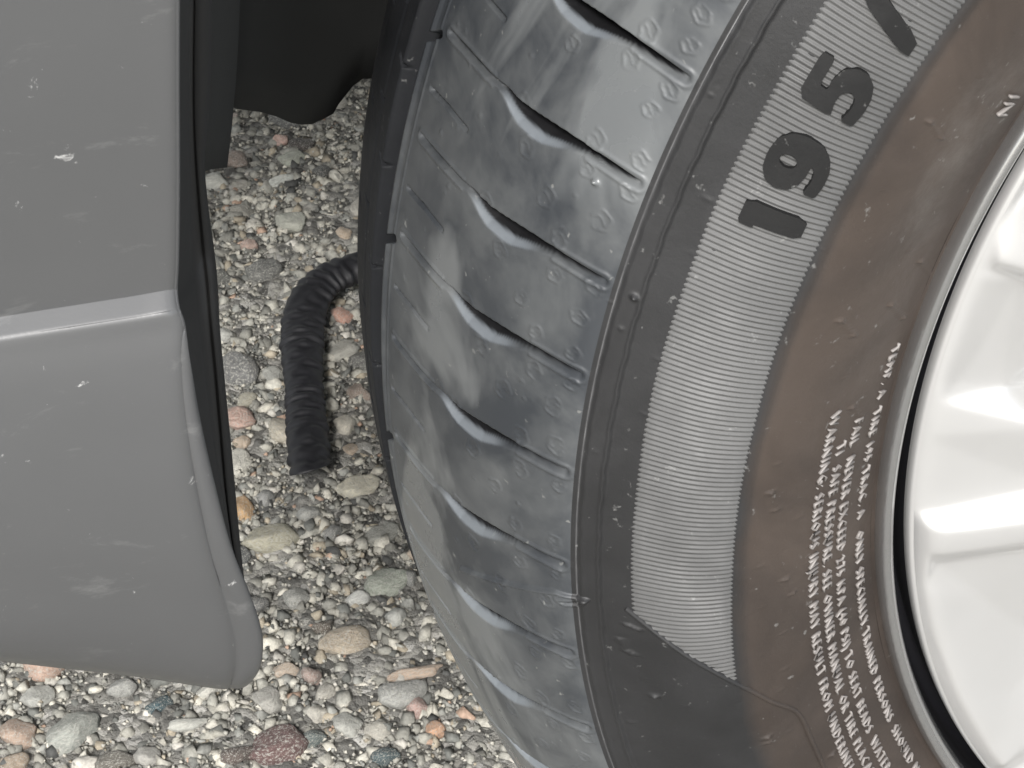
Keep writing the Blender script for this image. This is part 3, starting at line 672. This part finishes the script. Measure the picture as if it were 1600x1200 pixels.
def tri_mesh(name, parts):
    off = 0; vs, fs, cs = [], [], []
    for v, f, c in parts: vs.append(v); fs.append(f+off); cs.append(c); off += len(v)
    v, f, c = np.concatenate(vs), np.concatenate(fs), np.concatenate(cs)
    me = bpy.data.meshes.new(name); me.vertices.add(len(v)); me.vertices.foreach_set('co', v.reshape(-1).astype(np.float32))
    me.loops.add(f.size); me.loops.foreach_set('vertex_index', f.reshape(-1).astype(np.int32)); me.polygons.add(len(f))
    me.polygons.foreach_set('loop_start', np.arange(0, f.size, 3, dtype=np.int32)); me.polygons.foreach_set('loop_total', np.full(len(f), 3, np.int32))
    me.update(calc_edges=True)
    at_ = me.color_attributes.new('tint', 'FLOAT_COLOR', 'POINT'); at_.data.foreach_set('color', np.c_[c, np.ones(len(c))].reshape(-1).astype(np.float32))
    return me
# rough cement between the stones, standing a little proud of the sheet below
gx, gy = np.meshgrid(np.linspace(-.95, .0, 420), np.linspace(-.58, -.08, 222), indexing='ij')
hz = np.array([mnoise.fractal(Vector((x*95, y*95, 3.)), 1.0, 2.1, 3) for x, y in zip(gx.ravel(), gy.ravel())]).reshape(gx.shape)
fade = np.minimum(np.minimum(gx+.95, -gx), np.minimum(gy+.58, -.08-gy)); fade = smooth(0, .03, fade)
link('cement_binder', grid_mesh('cement_binder', np.stack([gx, gy, GZ-.003+fade*(.0042+.0026*hz)], -1)), ground.data.materials[0], ground, 'stuff', smooth=False)
parts = [scatter(46000, -.95, .02, -.60, -.06, .0008, .0036, 1, .55, .35, 2.2),
         scatter(6000, -1.4, .25, -.95, .35, .0016, .0040, 1, .38, .3),
         scatter(5600, -.95, .02, -.60, -.06, .0020, .0044, 1, .6, .4, 1.6),
         scatter(40000, -.86, -.12, -.52, -.14, .0007, .0014, 0, .3, -2.6, 1.2),
         scatter(900, -.95, .02, -.60, -.06, .0026, .0055, 2, .8, .45, 2.0)]
me = tri_mesh('grit', parts); link('grit', me, M_GRIT, ground, 'stuff', smooth=False)

# pebbles: each its own object, twelve shared shapes
def pebble_mat():
    m, t, b = mat('pebble_stone', (.3, .3, .28), .7, 0, .4)
    geo = t.nodes.new('ShaderNodeTexCoord').outputs['Object']
    oi = t.nodes.new('ShaderNodeObjectInfo')
    mp = t.nodes.new('ShaderNodeVectorMath'); mp.operation = 'ADD'; t.links.new(geo, mp.inputs[0]); t.links.new(oi.outputs['Location'], mp.inputs[1])
    n1 = nz(t, 1.6, 6, .72, mp.outputs[0], .8); n2 = nz(t, 9, 5, .75, mp.outputs[0])
    c = mixc(t, 1.0, oi.outputs['Color'], ramp(t, n1, [(.3, .6), (.5, 1.0), (.7, 1.4)]), 'MULTIPLY')
    c = mixc(t, ramp(t, n2, [(.52, 0), (.60, .85)]), c, (.42, .41, .37))   # cement film left on the stone
    c = mixc(t, ramp(t, n2, [(.30, .6), (.40, 0)]), c, (.06, .06, .055))
    t.links.new(c, b.inputs['Base Color'])
    bump(t, b, math_(t, 'ADD', n1, math_(t, 'MULTIPLY', n2, .5)), .5, .12); return m
M_PEB = pebble_mat()
shapes = []
for k in range(14):
    bv, bf = ico[3]; v = bv.copy()
    for _ in range(5 if k % 3 else 9):
        nrm = rng.normal(size=3); nrm /= np.linalg.norm(nrm); lim = rng.uniform(.55, .85); dd = v@nrm; v -= np.maximum(dd-lim, 0)[:, None]*nrm*.85
    for i in range(len(v)):
        n0 = mnoise.noise(Vector(v[i]*1.3+k*9)); n1 = mnoise.noise(Vector(v[i]*4+k*5)); v[i] *= 1+.22*n0+.09*n1
    me = mesh('pebble', v, bf); me.materials.append(M_PEB); shapes.append(me)
def pebble(x, y, rx, ry, rz_, col, ang=None, sink=.35, k=None):
    me = shapes[random.randrange(14) if k is None else k]
    o = bpy.data.objects.new('pebble', me); COL.objects.link(o); o.parent = ground
    if not me.polygons[0].use_smooth: me.polygons.foreach_set('use_smooth', [True]*len(me.polygons))
    o.location = (x, y, GZ+rz_*(1-2*sink)+.001); o.scale = (rx, ry, rz_); o.rotation_euler = (random.uniform(-.2, .2), random.uniform(-.2, .2), random.uniform(0, 6.28) if ang is None else ang)
    o.color = (*col, 1); return o
# stones one can pick out: photo position, width and height in photo pixels, colour
NAMED = [(372, 572, 62, 62, (.16, .16, .155)), (370, 655, 55, 48, (.42, .29, .24)), (442, 668, 48, 54, (.46, .42, .34)), (532, 490, 38, 28, (.44, .26, .2)), (560, 757, 64, 38, (.50, .47, .38)),
         (378, 788, 36, 52, (.42, .27, .14)), (424, 838, 84, 48, (.38, .36, .28)), (374, 862, 34, 30, (.10, .105, .105)), (602, 906, 74, 48, (.30, .32, .27)), (596, 832, 60, 34, (.28, .28, .25)),
         (540, 1002, 84, 54, (.42, .36, .28)), (506, 975, 38, 24, (.09, .075, .06)), (655, 1046, 92, 24, (.46, .36, .28)), (624, 1082, 84, 60, (.30, .30, .28)), (650, 1100, 34, 42, (.36, .25, .22)),
         (680, 1136, 30, 28, (.46, .28, .18)), (434, 1162, 88, 62, (.12, .075, .07)), (488, 1150, 44, 24, (.10, .12, .115)), (600, 1178, 50, 28, (.06, .085, .09)), (248, 1096, 46, 28, (.045, .075, .085)),
         (112, 1142, 104, 62, (.30, .31, .28)), (24, 1144, 62, 54, (.36, .27, .21)), (366, 1176, 56, 34, (.10, .08, .07)), (422, 1090, 54, 48, (.32, .31, .28)), (448, 1044, 44, 30, (.40, .33, .26)),
         (484, 1052, 34, 34, (.30, .23, .20)), (354, 181, 34, 18, (.50, .42, .37)), (366, 248, 38, 32, (.25, .2, .17)), (440, 214, 26, 18, (.48, .33, .28)), (458, 244, 50, 22, (.36, .37, .31)), (434, 281, 66, 14, (.50, .51, .47)),
         (330, 281, 54, 34, (.46, .46, .42)), (452, 342, 46, 44, (.42, .42, .36)), (536, 362, 26, 20, (.46, .37, .28)), (388, 380, 28, 18, (.44, .32, .27)), (470, 222, 44, 26, (.07, .06, .055)), (505, 265, 36, 20, (.07, .07, .065)),
         (410, 420, 60, 34, (.14, .14, .13)), (340, 430, 44, 34, (.11, .11, .10)), (568, 560, 44, 50, (.15, .15, .14)), (560, 610, 36, 40, (.30, .24, .2)), (540, 660, 40, 30, (.5, .47, .4)), (590, 1140, 40, 36, (.4, .38, .33)),
         (650, 860, 30, 20, (.44, .36, .28)), (520, 830, 40, 26, (.2, .2, .19)), (462, 930, 44, 36, (.26, .26, .24)), (400, 940, 38, 30, (.14, .14, .135)), (620, 960, 40, 30, (.4, .4, .37)), (560, 930, 40, 22, (.5, .5, .47)),
         (290, 1128, 74, 24, (.44, .44, .40)), (330, 1075, 50, 20, (.46, .45, .40)), (190, 1070, 44, 30, (.3, .3, .28)), (60, 1085, 50, 40, (.36, .36, .33)), (180, 1185, 70, 40, (.15, .14, .12)), (230, 1178, 40, 40, (.36, .35, .32)), (540, 1130, 50, 44, (.34, .34, .31)),
         (350, 520, 26, 22, (.4, .4, .37)), (430, 585, 36, 40, (.33, .33, .3)), (535, 545, 50, 30, (.36, .35, .31)), (480, 800, 38, 26, (.3, .3, .28)), (415, 775, 34, 30, (.25, .25, .24)), (640, 900, 30, 30, (.2, .2, .19))]
taken = []
for px, py, wd, hg, col in NAMED:
    p = atz(px, py, GZ+.004); sc = np.dot(p-CAM_O, fw)/FPX
    rx = wd*sc/2; el = abs(math.asin(ray(px, py)[2])); ry = hg*sc/2/math.sin(el)*.72
    a = -YAW
    o = pebble(p[0], p[1], ry*1.08, rx*1.08, min(max(min(rx, ry)*.75, .004), .009), col, ang=0.235+random.uniform(-.15, .15), sink=.38)
    taken.append((p[0], p[1], max(rx, ry)))
PP = [(.36, .355, .32), (.26, .26, .245), (.19, .19, .18), (.45, .44, .40), (.11, .115, .115), (.40, .33, .26), (.38, .28, .23), (.5, .5, .46), (.30, .29, .24)]
cnt = 0; tries = 0
while cnt < 225 and tries < 9000:
    tries += 1
    x, y = (random.uniform(-.92, -.16), random.uniform(-.52, -.16)) if random.random() < .75 else (random.uniform(-1.0, .1), random.uniform(-.75, .0))
    r = random.uniform(.0038, .0072) if random.random() < .85 else random.uniform(.007, .011)
    if any((x-a)**2+(y-b_)**2 < (r+c)**2*1.05 for a, b_, c in taken): continue
    col = random.choice(PP); g = random.uniform(.75, 1.15)
    pebble(x, y, r*random.uniform(.9, 1.3), r*random.uniform(.7, 1.05), r*random.uniform(.5, .7), (col[0]*g*1.03, col[1]*g, col[2]*g*.96), sink=random.uniform(.3, .48)); taken.append((x, y, r)); cnt += 1
